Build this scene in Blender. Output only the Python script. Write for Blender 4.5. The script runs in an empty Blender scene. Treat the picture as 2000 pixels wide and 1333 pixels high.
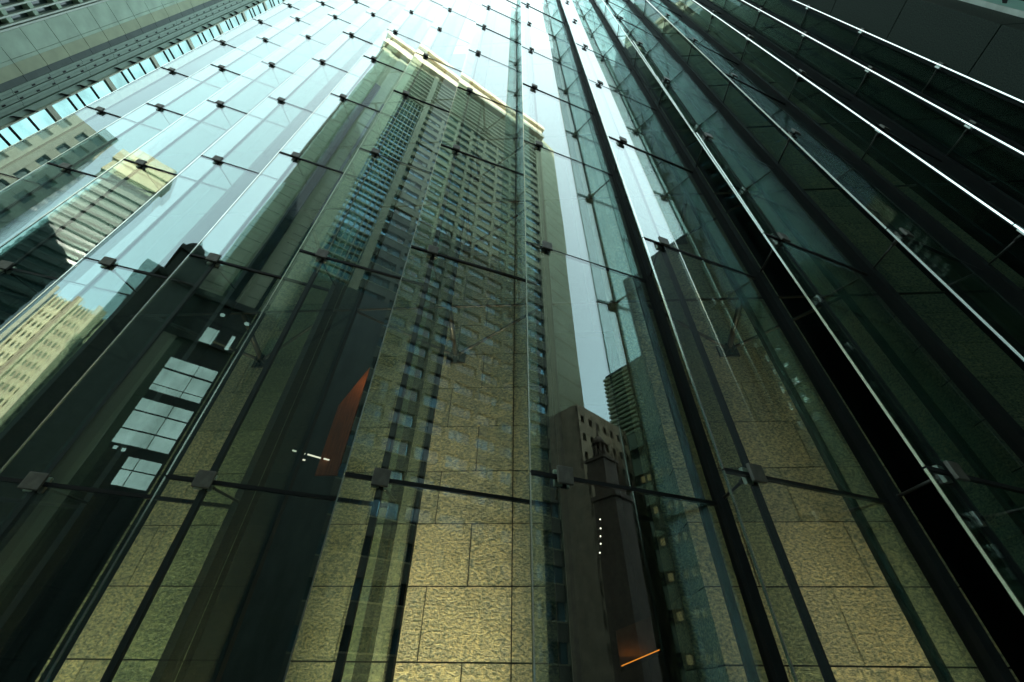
import bpy, bmesh, math, random
from mathutils import Vector, Matrix, Euler

R = math.radians
S = bpy.context.scene
C = S.collection
random.seed(7)

# ------------------------------------------------------------------ camera
PITCH, YAW, ROLL, DIST = R(41.4946), R(3.3892), R(0.7898), 3.2228
cam_d = bpy.data.cameras.new("camera")
cam = bpy.data.objects.new("camera", cam_d)
C.objects.link(cam)
cam_d.sensor_width = 36.0
cam_d.lens = 14.4
cam_d.clip_start = 0.05
cam_d.clip_end = 5000
_r0 = Vector((math.cos(YAW), math.sin(YAW), 0))
_fh = Vector((-math.sin(YAW), math.cos(YAW), 0))
_f = _fh * math.cos(PITCH) + Vector((0, 0, 1)) * math.sin(PITCH)
_u0 = -_fh * math.sin(PITCH) + Vector((0, 0, 1)) * math.cos(PITCH)
_r = _r0 * math.cos(ROLL) + _u0 * math.sin(ROLL)
_u = _u0 * math.cos(ROLL) - _r0 * math.sin(ROLL)
m = Matrix((_r, _u, -_f)).transposed().to_4x4()
m.translation = Vector((0, -DIST, 1.6))
cam.matrix_world = m
S.camera = cam

# ------------------------------------------------------------------ light
SUN_EL = R(30)
SUN_H = Vector((-0.25, 0.97, 0)).normalized()
w = bpy.data.worlds.new("World")
S.world = w
w.use_nodes = True
nt = w.node_tree
nt.nodes.clear()
sky = nt.nodes.new("ShaderNodeTexSky")
sky.sky_type = 'NISHITA'
sky.sun_disc = False
sky.sun_elevation = SUN_EL
sky.sun_rotation = math.atan2(SUN_H.x, SUN_H.y)
sky.air_density = 1.0
sky.dust_density = 4.0
sky.ozone_density = 1.0
tint = nt.nodes.new("ShaderNodeMix")          # the greenish white balance of the photograph
tint.data_type = 'RGBA'
tint.blend_type = 'MULTIPLY'
tint.inputs[0].default_value = 1.0
tint.inputs[7].default_value = (0.30, 0.36, 0.31, 1)
bg = nt.nodes.new("ShaderNodeBackground")
bg.inputs[1].default_value = 0.10
veil = nt.nodes.new("ShaderNodeMix")          # thin bright cloud over the whole sky
veil.data_type = 'RGBA'
veil.blend_type = 'ADD'
veil.inputs[0].default_value = 1.0
wo = nt.nodes.new("ShaderNodeOutputWorld")
nt.links.new(sky.outputs[0], tint.inputs[6])
tcw = nt.nodes.new("ShaderNodeTexCoord")
sepw = nt.nodes.new("ShaderNodeSeparateXYZ")
vr = nt.nodes.new("ShaderNodeValToRGB")       # the cloud is brighter and bluer towards the horizon
ce = vr.color_ramp.elements
ce[0].position = 0.25; ce[0].color = (0.84, 1.33, 1.42, 1)
ce[1].position = 0.95; ce[1].color = (0.69, 0.83, 0.85, 1)
vm = nt.nodes.new("ShaderNodeMix"); vm.data_type = 'RGBA'; vm.blend_type = 'MULTIPLY'; vm.inputs[0].default_value = 1.0
vm.inputs[7].default_value = (10.3, 10.3, 10.3, 1)
nt.links.new(tcw.outputs['Generated'], sepw.inputs[0])
nt.links.new(sepw.outputs[2], vr.inputs[0])
nt.links.new(vr.outputs[0], vm.inputs[6])
nt.links.new(vm.outputs[2], veil.inputs[7])
nt.links.new(tint.outputs[2], veil.inputs[6])
nt.links.new(veil.outputs[2], bg.inputs[0])
nt.links.new(bg.outputs[0], wo.inputs[0])

sun_d = bpy.data.lights.new("sun", 'SUN')
sun_d.energy = 5.0
sun_d.angle = R(0.5)
sun_d.color = (1.0, 0.93, 0.78)
sun = bpy.data.objects.new("sun", sun_d)
C.objects.link(sun)
sdir = SUN_H * math.cos(SUN_EL) + Vector((0, 0, math.sin(SUN_EL)))
sun.rotation_euler = sdir.to_track_quat('Z', 'Y').to_euler()
sun.location = (0, 0, 200)

S.view_settings.view_transform = 'Standard'
S.view_settings.look = 'None'
S.view_settings.gamma = 1.0
S.view_settings.exposure = 1.06
S.cycles.max_bounces = 14
S.cycles.transparent_max_bounces = 40
S.cycles.glossy_bounces = 6
S.cycles.diffuse_bounces = 4
S.cycles.transmission_bounces = 8
S.cycles.sample_clamp_indirect = 6.0
S.cycles.caustics_reflective = False
S.cycles.use_denoising = True

# ------------------------------------------------------------------ materials
def new_mat(name):
    mt = bpy.data.materials.new(name)
    mt.use_nodes = True
    mt.node_tree.nodes.clear()
    return mt, mt.node_tree.nodes, mt.node_tree.links

def coords(N, L, scale=(1, 1, 1)):
    tc = N.new("ShaderNodeTexCoord")
    mp = N.new("ShaderNodeMapping")
    mp.inputs['Scale'].default_value = scale
    L.new(tc.outputs['Object'], mp.inputs[0])
    return mp.outputs[0]

def noise(N, L, vec, scale, detail=4, rough=0.55):
    n = N.new("ShaderNodeTexNoise")
    n.inputs['Scale'].default_value = scale
    n.inputs['Detail'].default_value = detail
    n.inputs['Roughness'].default_value = rough
    L.new(vec, n.inputs['Vector'])
    return n.outputs[0]

def ramp(N, L, fac, stops):
    r = N.new("ShaderNodeValToRGB")
    e = r.color_ramp.elements
    while len(e) < len(stops):
        e.new(0.5)
    for i, (p, c) in enumerate(stops):
        e[i].position = p
        e[i].color = (*c, 1)
    L.new(fac, r.inputs[0])
    return r.outputs[0]

def solid(name, col, rough=0.6, metal=0.0, var=0.18, vscale=3.0, bump=0.0, bscale=60, spec=0.5, stretch=(1, 1, 1)):
    mt, N, L = new_mat(name)
    p = N.new("ShaderNodeBsdfPrincipled")
    o = N.new("ShaderNodeOutputMaterial")
    v = coords(N, L, stretch)
    n = noise(N, L, v, vscale, 5)
    c0 = tuple(x * (1 - var) for x in col)
    c1 = tuple(min(1, x * (1 + var)) for x in col)
    L.new(ramp(N, L, n, [(0.3, c0), (0.7, c1)]), p.inputs['Base Color'])
    p.inputs['Roughness'].default_value = rough
    p.inputs['Metallic'].default_value = metal
    p.inputs['Specular IOR Level'].default_value = spec
    if bump:
        b = N.new("ShaderNodeBump")
        b.inputs['Strength'].default_value = bump
        b.inputs['Distance'].default_value = 0.01
        L.new(noise(N, L, v, bscale, 3), b.inputs['Height'])
        L.new(b.outputs[0], p.inputs['Normal'])
    L.new(p.outputs[0], o.inputs[0])
    return mt

def emit(name, col, strength, uneven=0.0):
    mt, N, L = new_mat(name)
    e = N.new("ShaderNodeEmission")
    o = N.new("ShaderNodeOutputMaterial")
    e.inputs[0].default_value = (*col, 1)
    e.inputs[1].default_value = strength
    if uneven:
        n = noise(N, L, coords(N, L, (1, 1, 0.5)), 0.9, 3)
        c0 = tuple(x * (1 - uneven) for x in col)
        c1 = tuple(min(1.0, x * (1 + uneven)) for x in col)
        L.new(ramp(N, L, n, [(0.3, c0), (0.7, c1)]), e.inputs[0])
    L.new(e.outputs[0], o.inputs[0])
    return mt

def glass(name, r0, trans, refl=(1, 1, 1), wave=0.0, dirt=0.0, power=4.0):
    """Architectural glass: tinted see-through plus mirror, more mirror at grazing angles."""
    mt, N, L = new_mat(name)
    o = N.new("ShaderNodeOutputMaterial")
    tr = N.new("ShaderNodeBsdfTransparent")
    tr.inputs[0].default_value = (*trans, 1)
    gl = N.new("ShaderNodeBsdfGlossy")
    gl.inputs['Roughness'].default_value = 0.0
    gl.inputs[0].default_value = (*refl, 1)
    lw = N.new("ShaderNodeLayerWeight")
    lw.inputs[0].default_value = 0.5
    pw = N.new("ShaderNodeMath"); pw.operation = 'POWER'; pw.inputs[1].default_value = power
    ma = N.new("ShaderNodeMath"); ma.operation = 'MULTIPLY_ADD'
    ma.inputs[1].default_value = 1 - r0
    ma.inputs[2].default_value = r0
    L.new(lw.outputs['Facing'], pw.inputs[0])
    L.new(pw.outputs[0], ma.inputs[0])
    mx = N.new("ShaderNodeMixShader")
    L.new(ma.outputs[0], mx.inputs[0])
    L.new(tr.outputs[0], mx.inputs[1])
    L.new(gl.outputs[0], mx.inputs[2])
    if wave:
        v = coords(N, L, (1.2, 1.2, 0.5))
        b = N.new("ShaderNodeBump")
        b.inputs['Strength'].default_value = wave
        b.inputs['Distance'].default_value = 0.02
        L.new(noise(N, L, v, 1.1, 1.0, 0.4), b.inputs['Height'])
        L.new(b.outputs[0], gl.inputs['Normal'])
    out = mx.outputs[0]
    if dirt:
        df = N.new("ShaderNodeBsdfDiffuse")
        df.inputs[0].default_value = (0.55, 0.6, 0.55, 1)
        v = coords(N, L, (6, 6, 0.35))
        n = noise(N, L, v, 4.0, 6, 0.65)
        mr = N.new("ShaderNodeMapRange")
        mr.inputs[1].default_value = 0.55; mr.inputs[2].default_value = 0.85
        mr.inputs[3].default_value = 0.0; mr.inputs[4].default_value = dirt
        L.new(n, mr.inputs[0])
        m2 = N.new("ShaderNodeMixShader")
        L.new(mr.outputs[0], m2.inputs[0])
        L.new(out, m2.inputs[1])
        L.new(df.outputs[0], m2.inputs[2])
        out = m2.outputs[0]
    L.new(out, o.inputs[0])
    return mt

M = {}
M['pane'] = glass("pane_glass", 0.125, (0.82, 0.90, 0.87), (0.93, 1.0, 1.0), wave=0.07, dirt=0.004, power=3.4)
M['pane_back'] = glass("pane_rear_face", 0.05, (0.94, 0.98, 0.96), (0.9, 1, 0.97))
M['fin'] = glass("fin_glass", 0.035, (0.74, 0.82, 0.80), (0.55, 0.68, 0.68), wave=0.06, power=5.0)
M['seal'] = solid("black_silicone", (0.010, 0.012, 0.012), 0.6, spec=0.2)
M['dark_metal'] = solid("dark_bronze_metal", (0.009, 0.011, 0.011), 0.6, 0.1, spec=0.15, bump=0.1)
M['block'] = solid("weathered_bronze_block", (0.10, 0.098, 0.08), 0.5, 0.2, var=0.3, vscale=14, bump=0.25, bscale=90)
M['light_metal'] = solid("satin_steel", (0.62, 0.64, 0.58), 0.4, 0.7, bump=0.05)
M['edge'] = solid("polished_steel_edge", (0.86, 0.87, 0.80), 0.16, 1.0, var=0.08, vscale=9, stretch=(1, 1, 0.6))
M['rod'] = solid("rod_steel", (0.035, 0.033, 0.028), 0.45, 0.4)
M['black'] = solid("recess_shade", (0.008, 0.010, 0.009), 0.9, spec=0.1)  # recess darkness put into a near-black colour
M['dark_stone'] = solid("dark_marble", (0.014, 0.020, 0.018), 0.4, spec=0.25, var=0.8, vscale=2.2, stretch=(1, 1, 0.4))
M['wood'] = solid("orange_timber", (0.30, 0.085, 0.02), 0.5, var=0.35, vscale=8, stretch=(6, 6, 0.4))
M['asphalt'] = solid("asphalt", (0.05, 0.05, 0.05), 0.9, bump=0.3, bscale=120)
M['paving'] = solid("paving", (0.22, 0.22, 0.20), 0.85, bump=0.2, bscale=80)
M['lamp'] = emit("lamp_white", (1.0, 0.93, 0.72), 0.55)
M['spot'] = emit("lamp_spot", (1.0, 0.9, 0.7), 1.8)
M['amber'] = emit("lamp_amber", (1.0, 0.30, 0.03), 0.55)

def stone_mat():
    mt, N, L = new_mat("bush_hammered_stone")
    p = N.new("ShaderNodeBsdfPrincipled")
    o = N.new("ShaderNodeOutputMaterial")
    v = coords(N, L, (1.0, 1.0, 1.6))
    big = noise(N, L, coords(N, L), 1.3, 3)
    ge = N.new("ShaderNodeNewGeometry")
    off = N.new("ShaderNodeVectorMath"); off.operation = 'MULTIPLY_ADD'
    L.new(ge.outputs['Random Per Island'], off.inputs[0])
    off.inputs[1].default_value = (37, 11, 53)
    L.new(v, off.inputs[2])
    v = off.outputs[0]
    fine = noise(N, L, v, 25, 6, 0.68)
    col = ramp(N, L, fine, [(0.38, (0.14, 0.17, 0.15)), (0.50, (0.36, 0.36, 0.265)), (0.62, (0.66, 0.58, 0.36))])  # golden highlights and teal lows of the rough face put into colour
    mx = N.new("ShaderNodeMix"); mx.data_type = 'RGBA'; mx.blend_type = 'MULTIPLY'; mx.inputs[0].default_value = 1
    L.new(col, mx.inputs[6])
    L.new(ramp(N, L, big, [(0.3, (0.85, 0.87, 0.85)), (0.7, (1.1, 1.08, 1.0))]), mx.inputs[7])
    m2 = N.new("ShaderNodeMix"); m2.data_type = 'RGBA'; m2.blend_type = 'MULTIPLY'; m2.inputs[0].default_value = 1
    L.new(mx.outputs[2], m2.inputs[6])
    L.new(ramp(N, L, ge.outputs['Random Per Island'], [(0.0, (0.72, 0.76, 0.76)), (1.0, (1.12, 1.08, 1.0))]), m2.inputs[7])
    L.new(m2.outputs[2], p.inputs['Base Color'])
    p.inputs['Roughness'].default_value = 0.42
    b = N.new("ShaderNodeBump")
    b.inputs['Strength'].default_value = 1.0
    b.inputs['Distance'].default_value = 0.04
    L.new(fine, b.inputs['Height'])
    L.new(b.outputs[0], p.inputs['Normal'])
    L.new(p.outputs[0], o.inputs[0])
    return mt
M['stone'] = stone_mat()
M['granite'] = solid("dark_granite", (0.034, 0.046, 0.038), 0.7, var=0.5, vscale=45, bump=0.12, bscale=70, spec=0.12)

def win_glass(name, col, rough=0.05, spec=0.9):
    return solid(name, col, rough, 0.0, var=0.5, vscale=0.35, spec=spec)

# ------------------------------------------------------------------ mesh helpers
class MB:
    """Collects boxes, prisms and rods; build() links them as ONE mesh object."""
    def __init__(self):
        self.bm = bmesh.new()

    def hexa(self, pts, mi=0):
        vs = [self.bm.verts.new(p) for p in pts]
        for f in ((0, 3, 2, 1), (4, 5, 6, 7), (0, 1, 5, 4), (1, 2, 6, 5), (2, 3, 7, 6), (3, 0, 4, 7)):
            fc = self.bm.faces.new([vs[i] for i in f])
            fc.material_index = mi
        return self

    def box(self, x0, x1, y0, y1, z0, z1, mi=0):
        return self.hexa([(x0, y0, z0), (x1, y0, z0), (x1, y1, z0), (x0, y1, z0),
                          (x0, y0, z1), (x1, y0, z1), (x1, y1, z1), (x0, y1, z1)], mi)

    def obox(self, o, u, v, u0, u1, v0, v1, z0, z1, mi=0):
        """Box in a plan frame: origin o, axes u and v (2-D), heights z."""
        def P(a, b, z): return (o[0] + u[0] * a + v[0] * b, o[1] + u[1] * a + v[1] * b, z)
        return self.hexa([P(u0, v0, z0), P(u1, v0, z0), P(u1, v1, z0), P(u0, v1, z0),
                          P(u0, v0, z1), P(u1, v0, z1), P(u1, v1, z1), P(u0, v1, z1)], mi)

    def rod(self, a, b, r, seg=10, r2=None, mi=0):
        a, b = Vector(a), Vector(b)
        d = (b - a).normalized()
        x = d.orthogonal().normalized()
        y = d.cross(x)
        r2 = r if r2 is None else r2
        A = [self.bm.verts.new(a + (x * math.cos(t) + y * math.sin(t)) * r) for t in [2 * math.pi * i / seg for i in range(seg)]]
        B = [self.bm.verts.new(b + (x * math.cos(t) + y * math.sin(t)) * r2) for t in [2 * math.pi * i / seg for i in range(seg)]]
        for i in range(seg):
            f = self.bm.faces.new((A[i], A[(i + 1) % seg], B[(i + 1) % seg], B[i])); f.smooth = True; f.material_index = mi
        for f in (self.bm.faces.new(A[::-1]), self.bm.faces.new(B)):
            f.material_index = mi
        return self

    def prism(self, poly, z0, z1, mi=0):
        A = [self.bm.verts.new((p[0], p[1], z0)) for p in poly]
        B = [self.bm.verts.new((p[0], p[1], z1)) for p in poly]
        n = len(poly)
        fs = [self.bm.faces.new(A[::-1]), self.bm.faces.new(B)]
        for i in range(n):
            fs.append(self.bm.faces.new((A[i], A[(i + 1) % n], B[(i + 1) % n], B[i])))
        for f in fs: f.material_index = mi
        return self

    def mesh(self, name, mats, bevel=0.0):
        bmesh.ops.recalc_face_normals(self.bm, faces=self.bm.faces)
        if bevel:
            bmesh.ops.bevel(self.bm, geom=list(self.bm.edges), offset=bevel, segments=2, affect='EDGES', profile=0.6)
        me = bpy.data.meshes.new(name)
        self.bm.to_mesh(me)
        self.bm.free()
        for mt in (mats if isinstance(mats, (list, tuple)) else [mats]):
            me.materials.append(mt)
        return me

    def build(self, name, mats, parent=None, bevel=0.0, loc=(0, 0, 0)):
        return link(name, self.mesh(name, mats, bevel), parent, loc)

def link(name, me, parent=None, loc=(0, 0, 0)):
    o = bpy.data.objects.new(name, me)
    C.objects.link(o)
    if parent is not None:
        o.parent = parent
    o.location = loc
    return o

def tag(o, label, cat, group=None):
    o['label'] = label
    o['category'] = cat
    if group: o['group'] = group
    return o

def thing(name, label, cat, loc=(0, 0, 0), group=None):
    o = bpy.data.objects.new(name, None)
    C.objects.link(o)
    o.location = loc
    o.empty_display_size = 0.3
    return tag(o, label, cat, group)

def structure(o):
    o['kind'] = 'structure'
    return o

# ------------------------------------------------------------------ ground
structure(MB().box(-700, 700, -700, 700, -0.6, -0.13).build("road", M['asphalt']))
structure(MB().box(-60, 12, -6.5, 40, -0.13, 0.0).build("pavement", M['paving'], bevel=0.02))

# ------------------------------------------------------------------ the shingled glass wall
W, ROW0, DZ = 1.5, 2.975, 3.0964
TOPROW = 9
A_ = math.atan2(0.762, 1.762)
CA, SA = math.cos(A_), math.sin(A_)
LX, LY = -1.52, -0.104                       # leading edge of bay 0
BX = 0.257                                    # clamp, from the leading edge
def T(t, d=0.0, z=0.0):                      # along the pane, d metres behind its face (local to the bay)
    return (t * CA - d * SA, LY + t * SA + d * CA, z)
U2, V2 = (CA, SA), (-SA, CA)
O2 = (0.0, LY)

def pane_mesh(h):
    b = MB()
    b.obox(O2, U2, V2, 0.0, 1.905, 0.0, 0.019, 0.0, h)
    bmesh.ops.recalc_face_normals(b.bm, faces=b.bm.faces)
    n = Vector((SA, -CA, 0))
    for f in b.bm.faces:
        f.material_index = 0 if f.normal.dot(n) > 0.9 else 1
    return b.mesh("pane", [M['pane'], M['pane_back']])
gap = 0.012
pane_tall = pane_mesh(DZ - 2 * gap)
pane_low = pane_mesh(ROW0 - gap - 0.05)

sb = MB()
sb.obox(O2, U2, V2, 0.0, 1.90, -0.004, 0.03, -gap - 0.004, gap + 0.004)
seal_me = sb.mesh("seal", M['seal'])

# clamp: outer plate on a stem, dark; sub-part: pale inner plate
cb = MB()
cb.obox(O2, U2, V2, 0.212, 0.348, -0.056, -0.026, -0.072, 0.072)
clamp_me = cb.mesh("clamp", M['block'], bevel=0.006)
stb = MB()
stb.rod(T(0.28, -0.03), T(0.28, 0.09), 0.022)
stem_me = stb.mesh("stem", M['seal'])
ib = MB()
ib.obox(O2, U2, V2, 0.215, 0.345, 0.022, 0.055, -0.068, 0.068)
inner_me = ib.mesh("inner_plate", M['light_metal'], bevel=0.004)

# strut from the clamp back along the fin
rb = MB()
rb.rod((BX - 0.035, 0.06, 0.0), (BX - 0.035, 0.62, 0.03), 0.013)
rb.rod((BX - 0.035, 0.06, 0.0), (BX - 0.035, 0.15, 0.005), 0.022)
rb.rod((BX - 0.035, 0.54, 0.025), (BX - 0.035, 0.63, 0.03), 0.022)
strut_me = rb.mesh("strut", M['rod'])

ZT = ROW0 + DZ * TOPROW
def edge_mesh():
    b = MB()
    z = 0.05
    for k in range(TOPROW + 1):
        z1 = ROW0 + DZ * k
        b.obox(O2, U2, V2, -0.012, -0.001, -0.002, 0.017, z, z1 - 0.008)
        z = z1 + 0.008
    return b.mesh("edge_trim", M['edge'])
edge_me = edge_mesh()
fb = MB(); fb.box(BX - 0.010, BX + 0.010, 0.062, 1.14, 0.02, ZT)
fin_me = fb.mesh("fin", M['fin'])
sp = MB(); sp.box(BX - 0.026, BX + 0.026, 0.028, 0.060, 0.02, ZT)
spine_me = sp.mesh("fin_edge", M['seal'])
po = MB(); po.box(BX - 0.085, BX - 0.013, 0.54, 0.70, 0.02, ZT)
post_me = po.mesh("post", M['dark_metal'])
rr = MB(); rr.box(BX - 0.035, BX + 0.035, 1.142, 1.21, 0.02, ZT)
rear_me = rr.mesh("rear_post", M['dark_metal'])

BAY_LABELS = {
 -6: "outermost tall glass strip standing against the stone and louvre tower",
 -5: "second tall glass strip from the stone and louvre tower",
 -4: "third tall glass strip from the stone tower, mirroring a cream parapet",
 -3: "tall glass strip mirroring a sunny gridded block below open sky",
 -2: "tall glass strip mirroring the blank shaded side and peak of a beige tower",
 -1: "tall glass strip mirroring the blue glazed corner of the beige tower",
  0: "tall glass strip before the broad stone pier, mirroring rows of tower windows",
  1: "tall glass strip mirroring a louvred block under a wedge of sky",
  2: "tall glass strip before the second stone pier, right of the louvred block's mirror image",
  3: "tall glass strip edged by a bright line, first right of the second stone pier",
  4: "fourth glass strip counted from the dark granite pillar, mostly black",
  5: "third glass strip counted from the dark granite pillar, mostly black",
  6: "second glass strip counted from the dark granite pillar, mostly black",
  7: "narrow last glass strip meeting the dark granite pillar"}
for i in range(-6, 8):
    bay = thing("glass_strip", BAY_LABELS[i], "glass strip", (LX + W * i, 0, 0), "overlapping glass strips of the facade")
    for k in range(TOPROW + 1):
        if i == 7: break
        me = pane_low if k == 0 else pane_tall
        z = 0.05 if k == 0 else ROW0 + DZ * (k - 1) + gap
        p = link("pane", me, bay, (0, 0, z))
        p.rotation_euler = (R(random.uniform(-0.25, 0.25)), 0, R(random.uniform(-0.28, 0.28)))
    for k in range(TOPROW + 1):
        z = ROW0 + DZ * k
        if i < 7:
            link("seal", seal_me, bay, (0, 0, z))
        c = link("clamp", clamp_me, bay, (0, 0, z))
        link("stem", stem_me, c)
        link("inner_plate", inner_me, c)
        link("strut", strut_me, bay, (0, 0, z))
    link("edge_trim", edge_me, bay)
    link("fin", fin_me, bay)
    link("fin_edge", spine_me, bay)
    link("rear_post", rear_me, bay)
    if i > -6: link("post", post_me, bay)

# end strip of glass beside the granite pillar (bay 7 has only its overhang)
be = MB()
be.obox(O2, U2, V2, 0.0, 0.30, 0.0, 0.019, 0.05, ZT)
last = [o for o in C.objects if o.name.startswith("glass_strip") and o['label'] == BAY_LABELS[7]][0]
be.build("pane", [M['pane_back']], last)

# ------------------------------------------------------------------ stone wall behind the glass
stone = thing("stone_building", "building of rough golden split stone piers standing behind the glass wall", "building", (0, 2.12, 0))
COURSE, CZ0 = 0.69, 1.91 - 0.69 * 2
XA = [-1.37, -0.89, 0.0, 0.98, 1.37]
XB = [-1.37, -0.76, 0.47, 0.98, 1.37]
def pier_mesh():
    b = MB()
    z, k = CZ0, 0
    zs = [0.0]
    while z < 33: zs.append(z); z += COURSE
    zs.append(33.0)
    for k in range(len(zs) - 1):
        X = XA if k % 2 else XB
        for a, c in zip(X[:-1], X[1:]):
            b.box(a + 0.007, c - 0.007, 0.0, 0.25, zs[k] + 0.008, zs[k + 1] - 0.008)
        b.box(-1.36, 1.36, 0.025, 0.24, zs[k], zs[k + 1] - 0.0002, 1)
        for s in (-1, 1):
            x0, x1 = sorted((s * 1.366, s * 1.10))
            b.box(x0, x1, 0.252, 0.53, zs[k] + 0.005, zs[k + 1] - 0.005)
            x0, x1 = sorted((s * 1.49, s * 1.12))
            b.box(x0, x1, 0.532, 1.05, zs[k] + 0.005, zs[k + 1] - 0.005)
    return b.mesh("stone_pier", [M['stone'], M['seal']])
pier_me = pier_mesh()
core = MB()
core.box(-1.30, 1.30, 0.06, 4.2, 0.0, 32.9)
core_me = core.mesh("pier_core", M['dark_stone'])
PIERS = [-1.26 + 4.5 * k for k in (-1, 0, 1, 2)]
for x in PIERS[1:]:
    link("stone_pier", pier_me, stone, (x, 0, 0))
    link("pier_core", core_me, stone, (x, 0, 0))
# the narrow shallow pier on the left
NX = -4.62
b = MB()
zs = [0.0]
z = CZ0
while z < 33: zs.append(z); z += COURSE
for k in range(len(zs) - 1):
    X = [-0.68, 0.10, 0.68] if k % 2 else [-0.68, -0.25, 0.68]
    for a, c in zip(X[:-1], X[1:]):
        b.box(a + 0.007, c - 0.007, 0.0, 0.25, zs[k] + 0.008, zs[k + 1] - 0.008)
    b.box(-0.67, 0.67, 0.025, 0.24, zs[k], zs[k + 1] - 0.0002, 1)
b.build("stone_pier", [M['stone'], M['seal']], stone, loc=(NX, 0, 0))
MB().box(-0.64, 0.64, 0.252, 0.42, 0.0, 32.5).build("pier_core", M['black'], stone, loc=(NX, 0, 0))
# recesses between the piers: dark back wall, dark upper wall, lobby ceiling
for j, x in enumerate(PIERS[1:-1]):
    x0, x1 = x + 1.302, x + 4.5 - 1.302
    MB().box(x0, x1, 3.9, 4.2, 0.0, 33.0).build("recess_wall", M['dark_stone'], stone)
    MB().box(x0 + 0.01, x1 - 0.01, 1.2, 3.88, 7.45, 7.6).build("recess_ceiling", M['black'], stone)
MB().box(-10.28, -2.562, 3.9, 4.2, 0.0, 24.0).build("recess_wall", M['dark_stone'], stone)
MB().box(-12, 13, 12, 28, 0.0, 76.0).build("unseen_rear_block", M['dark_stone'], stone)  # unseen rear mass, made tall to shade the tower opposite

MB().box(9.276, 9.295, 0.10, 4.2, 0.0, 45.0).build("end_wall", M['black'], stone, loc=(0, -2.12, 0))
MB().box(-10.62, -10.30, 1.25, 6.3, 0.0, 22.0).build("end_wall", M['black'], stone, loc=(0, -2.12, 0))

# bracing between stone and glass
for k in range(1, 7):
    z = ROW0 + DZ * k + 0.20
    tag(MB().rod((-11.5, 1.20, z), (9.2, 1.20, z), 0.020).build("bracing_bar", M['rod']),
        ["", "lowest thin steel bar running level behind the glass", "second lowest thin steel bar running level behind the glass",
         "third lowest thin steel bar running level behind the glass", "fourth lowest thin steel bar running level behind the glass",
         "fifth lowest thin steel bar running level behind the glass", "topmost thin steel bar running level behind the glass"][k],
        "steel bar", "level steel bars behind the glass")
ORD = ["", "lowest", "second lowest", "third lowest", "fourth lowest"]
NTH = {-2: "far left stone pier", -1: "pier left of the broad middle pier", 0: "broad middle stone pier", 1: "stone pier right of the middle one"}
for q in (-1, 0, 1):
    x = NX if q == -1 else -1.26 + 4.5 * q
    for k in range(1, 5):
        z = ROW0 + DZ * k - 0.10
        br = thing("wall_bracket", "%s dark steel bracket on the %s" % (ORD[k], NTH[q]), "bracket", (x, 2.12, z), "steel brackets on the stone piers")
        MB().box(-0.16, 0.16, -0.035, -0.004, -0.11, 0.11).build("base_plate", M['dark_metal'], br, bevel=0.004)
        b = MB()
        for s in (-0.05, 0.05):
            b.box(s - 0.012, s + 0.012, -0.16, -0.03, -0.05, 0.06)
        b.rod((-0.10, -0.11, 0.01), (0.10, -0.11, 0.01), 0.034)
        b.build("lug", M['dark_metal'], br)
        MB().rod((0, -0.12, 0.02), (0.0, -0.92, 0.30), 0.042).build("strut", M['rod'], br)
        for s in (-1, 1):
            tb = MB()
            tb.rod((0.07 * s, -0.11, 0.01), (1.48 * s, -0.90, 0.28), 0.025)
            tb.rod((0.07 * s, -0.11, 0.01), (0.42 * s, -0.306, 0.077), 0.027)
            tb.build("tie_rod", M['rod'], br)

# inside the recesses: lights, timber panel
lf = [(-4.36, 3.45, -4.19, 3.6), (-4.15, 3.62, -3.97, 3.78), (-3.92, 3.80, -3.77, 3.93), (-4.46, 3.76, -4.30, 3.86)]
names = ["pale strip lamp at the left end of the dark recess ceiling row", "pale strip lamp in the middle of the dark recess ceiling row",
         "pale strip lamp at the right end of the dark recess ceiling row", "pale strip lamp below the row of three, behind the glass"]
for (x0, y0, x1, y1), lb in zip(lf, names):
    tag(MB().rod((x0, y0, 5.0), (x1, y1, 5.0), 0.014).build("strip_lamp", M['lamp']), lb, "strip lamp", "strip lamps in the dark recess")
for n_, y in zip(["nearest the glass", "second from the glass", "third from the glass"], (3.25, 3.5, 3.75)):
    pass
SPOTN = ["topmost", "second from top", "middle", "second from bottom", "lowest"]
for n_, (px, pz) in zip(SPOTN, [(0.87, 3.62), (0.86, 3.48), (0.84, 3.36), (0.83, 3.25), (0.80, 3.12)]):
    t = thing("spot_lamp", "%s of five tiny round spot lamps in the dark recess" % n_, "spot lamp", (px + 0.20, 3.80, pz + 0.25), "tiny spot lamps in the dark recess")
    MB().rod((0, 0, 0), (0, 0.10, 0), 0.026, 12).build("housing", M['dark_metal'], t)
    MB().rod((0, -0.012, 0), (0, -0.001, 0), 0.010, 12).build("lens", M['spot'], t)
tag(MB().hexa([(-4.02, 3.86, 4.7), (-3.60, 3.86, 4.7), (-3.60, 3.89, 4.7), (-4.02, 3.89, 4.7),
               (-4.02, 3.86, 6.2), (-3.60, 3.86, 7.2), (-3.60, 3.89, 7.2), (-4.02, 3.89, 6.2)]).build("timber_panel", M['wood']),
    "glowing orange timber panel in the dark recess behind the glass", "wall panel")
up = thing("wall_uplight", "amber glowing slanted light slot low on the dark recess wall", "wall light", (1.10, 3.60, 1.98))
def slant(y0, y1, z0, z1): return [(0, y0, z0), (0.52, y0, z0 + 0.17), (0.52, y1, z0 + 0.17), (0, y1, z0), (0, y0, z1), (0.52, y0, z1 + 0.17), (0.52, y1, z1 + 0.17), (0, y1, z1)]
MB().hexa(slant(0.10, 0.16, 0.0, 0.012)).build("glow_strip", M['amber'], up)
MB().hexa(slant(0.02, 0.26, -0.05, -0.004)).build("ledge", M['dark_metal'], up)
MB().hexa(slant(0.262, 0.295, -0.05, 0.40)).build("glow_panel", solid("umber_panel", (0.06, 0.03, 0.015), 0.7, var=0.3), up)
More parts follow.
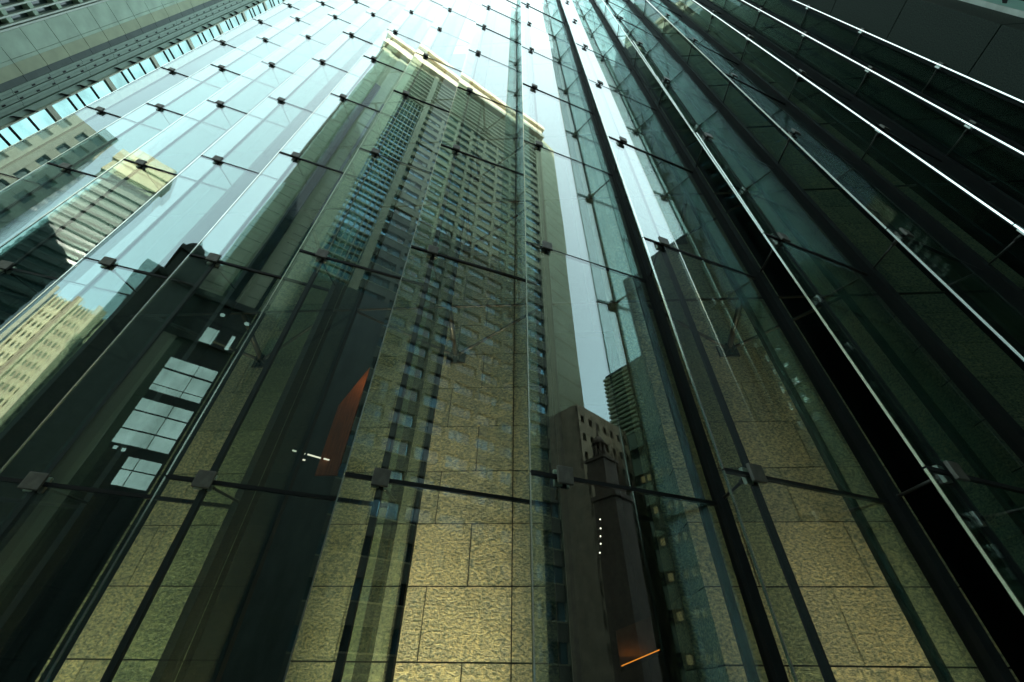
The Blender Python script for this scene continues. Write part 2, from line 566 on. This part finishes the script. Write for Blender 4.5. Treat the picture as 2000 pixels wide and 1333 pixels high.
ld = bpy.data.lights.new("slot_lamp", 'AREA'); ld.shape = 'RECTANGLE'; ld.size = 0.5; ld.size_y = 0.03
ld.energy = 0.12; ld.color = (1.0, 0.40, 0.06)
lo = bpy.data.objects.new("slot_lamp", ld); C.objects.link(lo); lo.parent = up
lo.location = (0.26, 0.20, 0.115)
lo.rotation_euler = Euler((R(165), 0, 0)).to_matrix().to_euler()
ld = bpy.data.lights.new("panel_fill", 'AREA'); ld.size = 0.3  # unseen area light added to brighten the timber panel
ld.energy = 0.8; ld.color = (1.0, 0.62, 0.28)
lo = bpy.data.objects.new("panel_fill", ld); C.objects.link(lo)
lo.location = (-3.45, 3.45, 6.9)
lo.rotation_euler = Vector((0.5, -0.7, 0.6)).to_track_quat('Z', 'Y').to_euler()

# warm uplights at the foot of the piers
for q, lb in zip((-1, 0, 1), ["second stone pier from the left tower", "broad middle stone pier", "stone pier right of the middle one"] ):
    x = NX if q == -1 else -1.26 + 4.5 * q
    fx = thing("uplight", "warm floor uplight at the foot of the %s" % lb, "floor lamp", (x, 1.62, 0.0), "warm floor uplights along the stone wall")
    MB().box(-1.1, 1.1, -0.06, 0.06, 0.0, 0.10).build("housing", M['dark_metal'], fx, bevel=0.006)
    MB().box(-1.05, 1.05, -0.035, 0.035, 0.102, 0.106).build("lens", M['amber'], fx)
    ld = bpy.data.lights.new("uplight_lamp", 'AREA')
    ld.shape = 'RECTANGLE'; ld.size = 2.1; ld.size_y = 0.08
    ld.energy = {-1: 15, 0: 21, 1: 9}[q]; ld.spread = R(48); ld.color = (1.0, 0.80, 0.48)
    lo = bpy.data.objects.new("uplight_lamp", ld)
    C.objects.link(lo); lo.parent = fx
    lo.location = (0, 0, 0.12)
    lo.rotation_euler = Vector((0, -0.12, -1)).to_track_quat('Z', 'Y').to_euler()

# ------------------------------------------------------------------ granite pillar and dark neighbour on the right
gp = thing("granite_pillar", "dark granite pillar of large slabs closing the glass wall", "pillar", (9.30, 0, 0))
b = MB()
zz = [0.0] + [11.57 - 2.86 * k for k in (3, 2, 1, 0)] + [14.43, 17.29, 20.15, 23.01, 25.87, 28.73, 31.59, 34.4, 37.3, 40.2, 43.1, 46.0]
for a, c in zip(zz[:-1], zz[1:]):
    b.box(0.0, 2.6, -0.87, 0.9, a + 0.012, c - 0.012)
b.build("slab", M['granite'], gp, bevel=0.006)
MB().box(0.03, 2.57, -0.84, 0.87, 0.0, 45.9).build("joint_core", M['seal'], gp)

dn = thing("dark_building", "near black neighbouring building beyond the granite pillar", "building", (12.2, -4.4, 0))
MB().box(0, 16, 0, 9.3, 0, 19.0).build("wall", solid("dark_cladding", (0.012, 0.016, 0.015), 0.5, var=0.3), dn)
sg = thing("shop_sign", "pale teal vertical sign with dark brushed characters on the granite pillar", "sign", (10.0, -0.95, 0))
MB().box(0, 1.45, 0.0, 0.075, 9.8, 15.6).build("board", solid("sign_teal", (0.34, 0.62, 0.54), 0.5, var=0.06), sg, bevel=0.008)
fr = MB(); fr.box(-0.035, -0.002, -0.012, 0.076, 9.75, 15.65); fr.box(1.452, 1.485, -0.012, 0.076, 9.75, 15.65)
fr.build("frame", solid("sign_frame", (0.55, 0.6, 0.54), 0.4, 0.2), sg)
sb = MB()
def stroke(x0, z0, x1, z1, wd):
    d = Vector((x1 - x0, z1 - z0)); n = Vector((-d.y, d.x)).normalized() * wd / 2
    q = 0.6
    sb.hexa([(x0 + n.x, -0.007, z0 + n.y), (x1 + n.x * q, -0.007, z1 + n.y * q), (x1 + n.x * q, -0.001, z1 + n.y * q), (x0 + n.x, -0.001, z0 + n.y),
             (x0 - n.x, -0.007, z0 - n.y), (x1 - n.x * q, -0.007, z1 - n.y * q), (x1 - n.x * q, -0.001, z1 - n.y * q), (x0 - n.x, -0.001, z0 - n.y)])
for c in (12.72, 14.2):
    stroke(0.72, c - 0.02, 0.72, c + 1.1, 0.13); stroke(0.22, c + 0.72, 1.22, c + 0.78, 0.12)
    stroke(0.68, c + 0.70, 0.22, c + 0.10, 0.12); stroke(0.76, c + 0.70, 1.26, c + 0.08, 0.15)
sb.build("lettering", M['seal'], sg)

# ------------------------------------------------------------------ stone and louvre tower on the left
lt = thing("louvre_tower", "tall grey tower with stone band, white fins and narrow glazed bay beside the glass", "building", (-20, 0, 0))
TH = 95.0
m_pan = solid("grey_green_panel", (0.54, 0.66, 0.52), 0.7, var=0.16, vscale=1.2, bump=0.05)
m_tan = solid("tan_stone", (0.50, 0.53, 0.36), 0.75, var=0.12, vscale=1.5)
m_slate = solid("slate_strip", (0.11, 0.145, 0.13), 0.6, var=0.12)
m_rib = solid("ribbed_metal", (0.27, 0.36, 0.29), 0.5, 0.1, var=0.1)
m_white = solid("white_fin", (0.72, 0.76, 0.66), 0.5, var=0.06)
m_frame = solid("pale_frame", (0.55, 0.55, 0.42), 0.5, 0.2, var=0.15)
m_lwin = solid("bay_glass", (0.36, 0.55, 0.52), 0.06, 0.75, var=0.35, vscale=0.8)
m_twin = win_glass("louvre_glass", (0.05, 0.075, 0.07), 0.08)
MB().box(-9, -0.35, -7.0, 40, 0, TH).build("wall", m_twin, lt)
PJ, PZ0 = 1.29, 21.55
b = MB()
z = PZ0 - PJ * 16
while z < TH:
    for y0, y1 in ((-0.27, 0.485),):
        b.box(-0.34, 0.0, y0, y1, z + 0.012, z + PJ - 0.012)
    z += PJ
b.build("stone_panel", m_pan, lt)
b = MB(); b2 = MB()
z = PZ0 - PJ * 16
while z < TH:
    b2.box(-0.34, -0.003, 0.497, 0.61, z + 0.012, z + PJ - 0.012)
    b.box(-0.34, -0.002, 0.612, 1.005, z + 0.012, z + PJ - 0.012)
    z += PJ
b.build("tan_band", m_tan, lt); b2.build("joint_band", m_pan, lt)
b = MB()
z = PZ0 - PJ * 16
while z < TH:
    b.box(-0.34, -0.06, 1.008, 1.235, z + 0.01, z + PJ - 0.01); z += PJ
b.build("slate_band", m_slate, lt)
b = MB()
for k in range(6):
    y = 1.245 + k * 0.108
    z = 0
    while z < TH:
        b.box(-0.32, -0.04 - 0.05 * (k % 2), y, y + 0.092, z + 0.01, z + 1.93); z += 1.94
b.build("rib", m_rib, lt)
b = MB()
z = PZ0 - 0.7 * 30
while z < TH:
    for k in (1, 3):
        y = 1.245 + k * 0.108
        b.box(-0.09, -0.078, y + 0.02, y + 0.075, z, z + 0.16)
    z += 0.86
b.build("vent_slot", M['seal'], lt)
MB().box(-0.32, 0.02, 1.90, 2.085, 0, TH).build("plain_band", m_rib, lt)
# white fins and ledges
b = MB()
for k in range(26):
    y = -0.40 - k * 0.24
    b.box(-0.33, 0.12, y - 0.05, y, 0, TH)
b.box(-0.33, 0.02, -0.345, -0.28, 0, TH)
b.build("white_fin", m_white, lt)
b = MB()
z = 2.0
while z < TH:
    b.box(-0.32, -0.03, -6.6, -0.46, z, z + 0.22); z += 1.29
b.build("floor_band", m_pan, lt)
# glazed bay: units of 4.15 m with three lights each, pale frames, awning brackets
UN, UZ = 3.64, 20.10
MB().box(-0.30, 0.10, 2.14, 2.70, 0, TH).build("glazed_bay", m_lwin, lt)
f1 = MB(); f2 = MB(); AW = []
z = UZ - UN * 5
while z < TH:
    f1.box(-0.30, 0.17, 2.10, 2.74, z - 0.16, z + 0.12)
    for dz in (1.10, 1.62, 2.55):
        f2.box(-0.28, 0.135, 2.12, 2.72, z + dz - 0.035, z + dz + 0.035)
    for dz in (0.9, 2.0, 2.7):
        AW.append(z + dz)
    z += UN
f1.box(-0.30, 0.15, 2.092, 2.135, 0, TH)
f1.build("bay_frame", m_frame, lt)
f2.build("glazing_bar", M['dark_metal'], lt)
aw_me = MB().hexa([(0.02, -0.2, 0), (0.16, -0.2, 0.02), (0.16, 0, 0.35), (0.02, 0, 0.33), (0.02, -0.2, 0.03), (0.16, -0.2, 0.05), (0.16, 0, 0.40), (0.02, 0, 0.38)]).mesh("awning_bracket", M['dark_metal'])
for z in AW: link("awning_bracket", aw_me, lt, (0, 2.12, z))
MB().box(-0.30, 0.19, 2.745, 3.1, 0, TH).build("end_rail", m_frame, lt)

# ------------------------------------------------------------------ the buildings across the street, seen mirrored in the glass
V0 = Vector((-2.75, 3.14)); VS = Vector((0.473, -1.094))     # where the mirrored street is seen from, per strip
def at(az, dist, bay=0):
    v = V0 + VS * bay
    return Vector((v.x + dist * math.sin(R(az)), v.y - dist * math.cos(R(az))))

class Front:
    """Plan frame of a facade from p0 to p1; depth goes away from the street."""
    def __init__(self, p0, p1):
        self.o = p0; d = (p1 - p0); self.len = d.length; self.u = d.normalized()
        self.v = Vector((self.u.y, -self.u.x))
    def box(self, mb, s0, s1, d0, d1, z0, z1, mi=0):
        mb.obox(self.o, self.u, self.v, s0, s1, d0, d1, z0, z1, mi)

m_beige = solid("beige_stone", (0.38, 0.36, 0.235), 0.8, var=0.10, vscale=0.3)
m_cream = solid("cream_cornice", (0.80, 0.69, 0.50), 0.7, var=0.06)
m_blank = solid("blank_panel_stone", (0.44, 0.45, 0.31), 0.8, var=0.08, vscale=0.4)  # pale stone of the blank wing and flank
m_bluewin = solid("blue_window", (0.18, 0.38, 0.50), 0.05, 0.7, var=0.4, vscale=0.35)
m_palewin = solid("pale_window", (0.27, 0.44, 0.53), 0.08, 0.6, var=0.2)
m_blind = solid("window_blind", (0.42, 0.46, 0.42), 0.6, var=0.15)
m_darkwin = win_glass("dark_window", (0.02, 0.035, 0.04), 0.05)
m_skyglint = emit("sky_glint_window", (0.50, 0.80, 0.70), 1.05, 0.3)  # sky glints of the podium openings, made as emission
m_litw = emit("lit_window_warm", (1.0, 0.80, 0.35), 0.22)

# beige tower
DA = 32.0
va = V0 + VS * -0.5
ua = Vector((math.sin(R(10)), -math.cos(R(10)))); wa = Vector((math.cos(R(10)), math.sin(R(10))))
base = va + ua * DA
P0 = base + wa * (-DA * math.tan(R(17.2))); P1 = base + wa * (DA * math.tan(R(40.5)))
HA = 1.6 + 3.27 * DA
tw = thing("beige_tower", "tall beige tower with ribbon windows and sunlit cornice across the street", "building", (0, 0, 0))
F = Front(P0, P1); LN = F.len
FZ = HA - 5.5
s_gl = DA * (math.tan(R(17.2)) - math.tan(R(5.4)))    # where the blank wing ends
s_pl = DA * (math.tan(R(17.2)) + math.tan(R(2.0)))    # the tall pilaster
b = MB(); F.box(b, 0.1, LN - 0.05, 0.35, 26, 0, HA - 1.0); b.build("window_wall", m_bluewin, tw)
b = MB()
F.box(b, 0, s_gl - 5.2, -0.0, 0.5, 20, FZ); F.box(b, s_gl - 3.3, s_gl, 0.0, 0.5, 20, FZ)
F.box(b, s_gl - 5.2, s_gl - 3.3, 0.2, 0.5, 20, FZ)
k = 22.0
b.build("blank_wing", m_blank, tw)
b = MB(); F.box(b, s_gl - 4.9, s_gl - 3.9, 0.1, 0.196, 24, FZ - 16); F.box(b, s_gl - 2.3, s_gl - 1.9, -0.03, -0.002, 20, FZ - 22); b.build("slot_window", m_darkwin, tw)
b = MB()
z = 22.0
while z < FZ:
    F.box(b, 0.03, s_gl - 5.23, -0.008, -0.001, z, z + 0.05); F.box(b, s_gl - 3.27, s_gl - 0.03, -0.008, -0.001, z, z + 0.05); z += 1.7
b.build("panel_joint", M['dark_metal'], tw)
b = MB()
F.box(b, s_pl, s_pl + 0.9, -0.25, 0.34, 0, FZ)
F.box(b, LN - 1.6, LN, -0.05, 0.34, 0, FZ)
FH = 2.65
Z1 = FZ - 16
nfl = int(Z1 / FH)
low = MB()  # lower frame, street shade put into a darker stone colour
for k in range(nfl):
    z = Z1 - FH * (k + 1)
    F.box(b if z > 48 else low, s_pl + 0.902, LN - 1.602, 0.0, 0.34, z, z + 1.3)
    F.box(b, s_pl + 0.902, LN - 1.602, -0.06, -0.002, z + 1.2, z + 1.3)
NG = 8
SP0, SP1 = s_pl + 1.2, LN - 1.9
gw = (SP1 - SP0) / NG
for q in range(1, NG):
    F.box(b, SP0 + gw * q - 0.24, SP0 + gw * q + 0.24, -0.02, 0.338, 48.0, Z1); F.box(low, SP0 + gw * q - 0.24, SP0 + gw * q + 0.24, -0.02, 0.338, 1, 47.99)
b.build("stone_frame", m_beige, tw); low.build("shaded_lower_frame", solid("shade_toned_stone", (0.13, 0.13, 0.095), 0.8, var=0.2, vscale=0.5), tw)
rw = random.Random(3)
b = MB()
for k in range(nfl):
    z = Z1 - FH * (k + 1)
    for q in range(NG):
        for c in range(3):
            a0 = SP0 + gw * q + 0.34 + (gw - 0.68) * c / 3
            a1 = a0 + (gw - 0.68) / 3 - 0.10
            t = rw.random()
            mi = 0 if t < 0.45 else (1 if t < 0.62 else (2 if t < 0.82 else 3))
            if z < 46: mi = 3 if t < 0.6 else 4  # downward fade of light put into darker window colours
            if mi == 2:
                h = rw.uniform(0.25, 0.95)
                F.box(b, a0, a1, 0.24, 0.34, z + FH - h, z + FH - 0.02, 2)
                F.box(b, a0, a1, 0.26, 0.339, z + 1.32, z + FH - h - 0.02, 0)
            else:
                F.box(b, a0, a1, 0.25, 0.34, z + 1.32, z + FH - 0.02, mi)
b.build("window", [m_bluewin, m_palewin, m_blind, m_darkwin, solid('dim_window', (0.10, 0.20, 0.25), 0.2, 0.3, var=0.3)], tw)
b = MB()
for k in range(9):                                          # close-set sun screens of the top storeys
    z = FZ - 1.75 * k - 1.7
    F.box(b, s_gl + 0.02, LN - 1.62, -0.12, 0.30, z, z + 0.62)
    F.box(b, s_gl + 0.02, LN - 1.62, -0.10, 0.20, z + 1.05, z + 1.2)
b.build("sun_screen", m_beige, tw)
b = MB()
for k in range(7):
    s = s_gl + 0.3 + (s_pl - s_gl - 0.5) * k / 6
    F.box(b, s - 0.06, s + 0.06, 0.05, 0.36, 30.2, Z1)
z = Z1
while z > 31:
    F.box(b, s_gl + 0.02, s_pl - 0.02, 0.1, 0.355, z, z + 0.22); F.box(b, s_gl + 0.02, s_pl - 0.02, 0.15, 0.356, z + 1.5, z + 1.57); z -= FH
b.build("window_mullion", m_blank, tw)
b = MB()
F.box(b, -0.5, LN + 0.5, -0.9, 25, FZ, FZ + 1.3); F.box(b, -0.3, LN + 0.3, -0.55, 25, FZ + 1.31, HA - 1.4); F.box(b, -0.7, LN + 0.7, -1.2, 25, HA - 1.39, HA)
b.build("cornice", m_cream, tw)
# the chamfered flank
P2 = Vector((P1.x + 5.2, P1.y + 0.1))
F2 = Front(P1 + wa * 0.02, P2)
b = MB(); F2.box(b, 0, F2.len, 0.3, 14, 0, HA - 2.5); b.build("flank", m_blank, tw)
b = MB()
for k in range(30): F2.box(b, 0.6, F2.len - 0.4, 0.27, 0.295, 4 + k * 3.1, 4 + k * 3.1 + 0.3)
b.build("flank_band", m_beige, tw)
# dark lower storeys with round and square openings glowing in place of mirrored sky
s0 = DA * (math.tan(R(17.2)) - math.tan(R(17.2)))
m_pod = solid("dark_podium", (0.03, 0.038, 0.032), 0.6, var=0.2)
b = MB(); F.box(b, -2.0, s_gl - 0.1, -0.9, 0.34, 0, 27); F.box(b, s_gl + 0.3, s_pl + 4.2, -0.7, -0.26, 0, 33)
b.build("podium", m_pod, tw)
def s_of(az): return DA * (math.tan(R(17.2)) + math.tan(R(az - 10)))
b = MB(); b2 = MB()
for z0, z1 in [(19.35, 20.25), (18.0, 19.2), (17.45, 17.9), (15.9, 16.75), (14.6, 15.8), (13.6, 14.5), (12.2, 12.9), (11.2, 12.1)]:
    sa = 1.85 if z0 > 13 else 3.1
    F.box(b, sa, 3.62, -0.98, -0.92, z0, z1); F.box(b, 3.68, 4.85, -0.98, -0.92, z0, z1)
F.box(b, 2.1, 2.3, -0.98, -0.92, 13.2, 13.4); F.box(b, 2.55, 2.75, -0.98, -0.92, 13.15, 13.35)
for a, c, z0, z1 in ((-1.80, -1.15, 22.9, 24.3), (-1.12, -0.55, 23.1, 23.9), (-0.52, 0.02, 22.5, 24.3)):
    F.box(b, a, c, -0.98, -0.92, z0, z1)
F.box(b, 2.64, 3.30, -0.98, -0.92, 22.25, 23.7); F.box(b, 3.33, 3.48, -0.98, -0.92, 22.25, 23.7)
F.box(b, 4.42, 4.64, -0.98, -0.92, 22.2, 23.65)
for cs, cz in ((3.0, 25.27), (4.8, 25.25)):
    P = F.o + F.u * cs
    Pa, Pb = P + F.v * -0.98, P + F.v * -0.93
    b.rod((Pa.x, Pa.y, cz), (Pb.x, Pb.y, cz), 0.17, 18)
b.build("lit_or_glint_window", m_skyglint, tw)
b = MB(); F.box(b, -0.6, 1.35, -1.10, -0.92, 0, 22.0); b.build("pale_panel", m_blank, tw)
b = MB()
for z0, z1 in ((17.28, 17.44), (19.21, 19.34), (15.81, 15.89), (14.51, 14.59)): F.box(b, 1.8, 4.9, -1.02, -0.91, z0, z1)
for k in range(5): F.box(b, 1.55 + 0.9 * k, 1.67 + 0.9 * k, -0.97, -0.905, 0.0, 10.9)
F.box(b, 1.4, 5.2, -1.05, -0.91, 16.8, 17.27); F.box(b, -2.0, 5.2, -1.15, -0.91, 26.2, 26.9); F.box(b, -2.0, 5.2, -1.12, -0.91, 22.02, 22.15)
b.build("podium_band", m_pod, tw)

# gridded sunny block far off
vb = -3
g0, g1 = at(-20.5, 82, vb), at(-10.7, 80, vb)
gb = thing("gridded_block", "sunny cream office block with close window grid and pilasters across the street", "building", (0, 0, 0))
F = Front(g0, g1); LN = F.len; HG = 1.6 + 80 * math.tan(R(29.5))
m_gcream = solid("grid_cream", (0.66, 0.62, 0.42), 0.8, var=0.08)
m_gwin = win_glass("grid_window", (0.26, 0.34, 0.27), 0.2)
b = MB(); F.box(b, 0, LN, 0.3, 20, 0, HG); b.build("window_wall", m_gwin, gb)
b = MB()
nb = int(HG / 1.9)
for k in range(nb): F.box(b, 0, LN, 0.0, 0.298, k * 1.9, k * 1.9 + 0.95)
b.build("floor_band", m_gcream, gb)
b = MB()
for k in range(29):
    s = LN * k / 28; F.box(b, s - 0.12, s + 0.12, -0.04, 0.29, 0, HG)
b.build("mullion", m_gcream, gb)
b = MB()
for k in range(5):
    s = LN * (0.1 + k * 0.21); F.box(b, s - 0.4, s + 0.4, -0.5, -0.05, 0, HG + 1.0)
b.build("pilaster", m_gcream, gb)

# dark domed block in front of it
d0, d1 = at(-11.2, 34, vb), at(-4.5, 34, vb)
db = thing("domed_building", "dark old stone building with small dome and stepped cornice across the street", "building", (0, 0, 0))
F = Front(d0, d1); LN = F.len
m_old = solid("old_dark_stone", (0.06, 0.07, 0.055), 0.8, var=0.3, vscale=2)
H1 = 1.6 + 34 * math.tan(R(36.2))
b = MB(); F.box(b, 0, LN, 0, 12, 0, H1 - 0.6); F.box(b, -0.3, LN, -0.3, 12, H1 - 0.599, H1); F.box(b, 0.9, LN, 0.2, 11, H1 + 0.001, H1 + 2.8); F.box(b, 0.65, LN, -0.02, 11, H1 + 2.801, H1 + 3.3)
for k in range(7): F.box(b, 0.1 + 0.5 * k, 0.3 + 0.5 * k, -0.42, -0.302, H1 - 0.5, H1 - 0.1)
b.build("wall", m_old, db)
cx = F.o + F.u * 1.6 + F.v * 1.2
b = MB()
for k in range(6):
    a0, a1 = k / 6 * math.pi / 2, (k + 1) / 6 * math.pi / 2
    b.rod((cx.x, cx.y, H1 + 4.0 + 0.9 * math.sin(a0)), (cx.x, cx.y, H1 + 4.0 + 0.9 * math.sin(a1)), 0.75 * math.cos(a0), 16, 0.75 * math.cos(a1) + 0.02)
b.rod((cx.x, cx.y, H1 + 3.3), (cx.x, cx.y, H1 + 4.0), 0.7, 16)
b.build("dome", m_old, db)

# striped block with cream parapet
e0, e1 = at(-21.8, 56, -4), at(-15.9, 54, -4)
eb = thing("striped_block", "grey green striped block with sunlit cream parapet across the street", "building", (0, 0, 0))
F = Front(e0, e1); LN = F.len; HE = 1.6 + 55 * math.tan(R(44.2))
m_str = solid("striped_grey", (0.20, 0.26, 0.22), 0.5, var=0.1)
b = MB(); F.box(b, 0, LN, 0.3, 4, 0, HE - 4); b.build("window_wall", solid("grey_window", (0.10, 0.15, 0.14), 0.15), eb)
b = MB()
for k in range(int((HE - 4) / 1.6)): F.box(b, 0.0, LN, 0, 0.298, k * 1.6, k * 1.6 + 0.85)
b.build("floor_band", m_str, eb)
b = MB(); F.box(b, -0.3, LN + 0.1, -0.4, 4.4, HE - 1.6, HE + 0.6); F.box(b, -0.1, LN - 0.1, -0.1, 4.2, HE - 3.99, HE - 1.61); b.build("parapet", m_gcream, eb)

# pale windowed block further left
c0, c1 = at(-44, 46, -5), at(-22.2, 42, -5)
pb = thing("pale_block", "pale grey green block with punched square windows across the street", "building", (0, 0, 0))
F = Front(c0, c1); LN = F.len; HC = 1.6 + 42 * math.tan(R(44))
m_pale = solid("pale_green_wall", (0.30, 0.34, 0.27), 0.7, var=0.08)
b = MB(); F.box(b, 0, LN, 0.25, 20, 0, HC); b.build("window_wall", solid("soft_window", (0.22, 0.32, 0.32), 0.15, 0.3), pb)
b = MB(); b2 = MB()
nb = int(HC / 2.3)
for k in range(nb + 1): F.box(b, 0, LN, 0, 0.248, HC - k * 2.3 - 1.1, HC - k * 2.3)
nx = int(LN / 1.6)
for k in range(nx + 1):
    s = LN * k / nx; F.box(b2, max(0, s - 0.45), min(LN, s + 0.45), -0.02, 0.246, 0, HC + 0.02)
b.build("floor_band", m_pale, pb); b2.build("pier", m_pale, pb)

# right-hand group: brown block, cupola tower, office, louvred block
vb = 1
f0, f1 = at(54.5, 37, vb), at(61.2, 44, vb)
bb = thing("brown_block", "brown masonry block with rows of small square windows across the street", "building", (0, 0, 0))
F = Front(f0, f1); LN = F.len; HB = 1.6 + 37 * math.tan(R(32.2))
m_brown = solid("brown_masonry", (0.44, 0.33, 0.22), 0.8, var=0.25, vscale=1.0)
b = MB(); F.box(b, 0, LN, 0.3, 14, 0, HB); b.build("window_wall", m_darkwin, bb)
b = MB(); b2 = MB()
nb = int(HB / 2.0)
for k in range(nb + 1): F.box(b, 0, LN, 0, 0.298, HB - k * 2.0 - 1.15, HB - k * 2.0)
nx = 7
for k in range(nx + 1):
    s = LN * k / nx; F.box(b2, max(0, s - 0.35), min(LN, s + 0.35), -0.02, 0.296, 0, HB - 0.02)
F.box(b2, -0.03, 0.28, 0.30, 14, 0, HB - 0.01)
b.build("floor_band", m_brown, bb); b2.build("pier", m_brown, bb)
cp = at(57.0, 31, vb); HCu = 1.6 + 31 * math.tan(R(28.2))
cu = thing("cupola_tower", "dark brown old tower with small cupola across the street", "building", (cp.x, cp.y, 0))
m_db = solid("dark_brown_stone", (0.17, 0.11, 0.075), 0.8, var=0.3)
b = MB(); b.box(-0.95, 0.95, -0.95, 0.95, 0, HCu - 5.5); b.box(-1.1, 1.1, -1.1, 1.1, HCu - 5.5, HCu - 5.2); b.box(-0.8, 0.8, -0.8, 0.8, HCu - 5.2, HCu - 2.7); b.box(-0.95, 0.95, -0.95, 0.95, HCu - 2.7, HCu - 2.5)
b.build("shaft", m_db, cu)
b = MB()
for k in range(8):
    t = k * math.pi / 4; b.rod((0.45 * math.cos(t), 0.45 * math.sin(t), HCu - 2.5), (0.45 * math.cos(t), 0.45 * math.sin(t), HCu - 1.2), 0.09, 8)
b.rod((0, 0, HCu - 1.2), (0, 0, HCu - 0.5), 0.62, 14, 0.25); b.rod((0, 0, HCu - 0.5), (0, 0, HCu + 1.0), 0.10, 8, 0.02)
b.build("cupola", m_db, cu)
h0, h1 = at(61.3, 39, vb), at(66.5, 37, vb)
ob = thing("office_block", "olive office block with ribbon windows lit yellow across the street", "building", (0, 0, 0))
F = Front(h0, h1); LN = F.len; HO = 1.6 + 38 * math.tan(R(27.9))
m_ol = solid("olive_wall", (0.32, 0.36, 0.26), 0.7, var=0.1)
b = MB(); F.box(b, 0, LN, 0.3, 12, 0, HO); b.build("window_wall", m_darkwin, ob)
b = MB(); b2 = MB()
for k in range(8):
    F.box(b, 0, LN, 0, 0.298, HO - k * 2.6 - 1.6, HO - k * 2.6)
    if k > 0:
        for q in range(5):
            F.box(b2, LN * (0.12 + 0.17 * q), LN * (0.22 + 0.17 * q), 0.24, 0.29, HO - k * 2.6 - 2.3, HO - k * 2.6 - 1.75)
b.build("floor_band", m_ol, ob); b2.build("lit_or_glint_window", m_litw, ob)
l0, l1 = at(59.2, 46, vb), at(70, 41, vb)
lb = thing("louvred_block", "pale block wrapped in close horizontal louvres across the street", "building", (0, 0, 0))
F = Front(l0, l1); LN = F.len; HL = 1.6 + 46 * math.tan(R(35.6))
m_lv = solid("louvre_pale", (0.50, 0.52, 0.36), 0.6, var=0.1)
b = MB(); F.box(b, 0.1, LN, 0.5, 12, 0, HL); b.build("wall", m_darkwin, lb)
b = MB()
for k in range(int(HL / 0.62)): F.box(b, 0, LN, 0, 0.498, k * 0.62, k * 0.62 + 0.30)
b.build("louvre", m_lv, lb)

# unseen slab added to shade all but the beige tower's crown
hr = thing("shade_slab", "plain grey slab added out of view to shade the beige tower", "building", (-15, 60, 0))
b = MB(); b.box(-26, 26, 0, 24, 0, 152)
b.build("wall", m_slate, hr)  # body of the unseen shade slab
b = MB()
for k in range(40): b.box(-26.2, 26.2, -0.2, -0.02, 2 + k * 3.8, 3.6 + k * 3.8)
b.build("floor_band", m_pan, hr)  # bands on the unseen shade slab
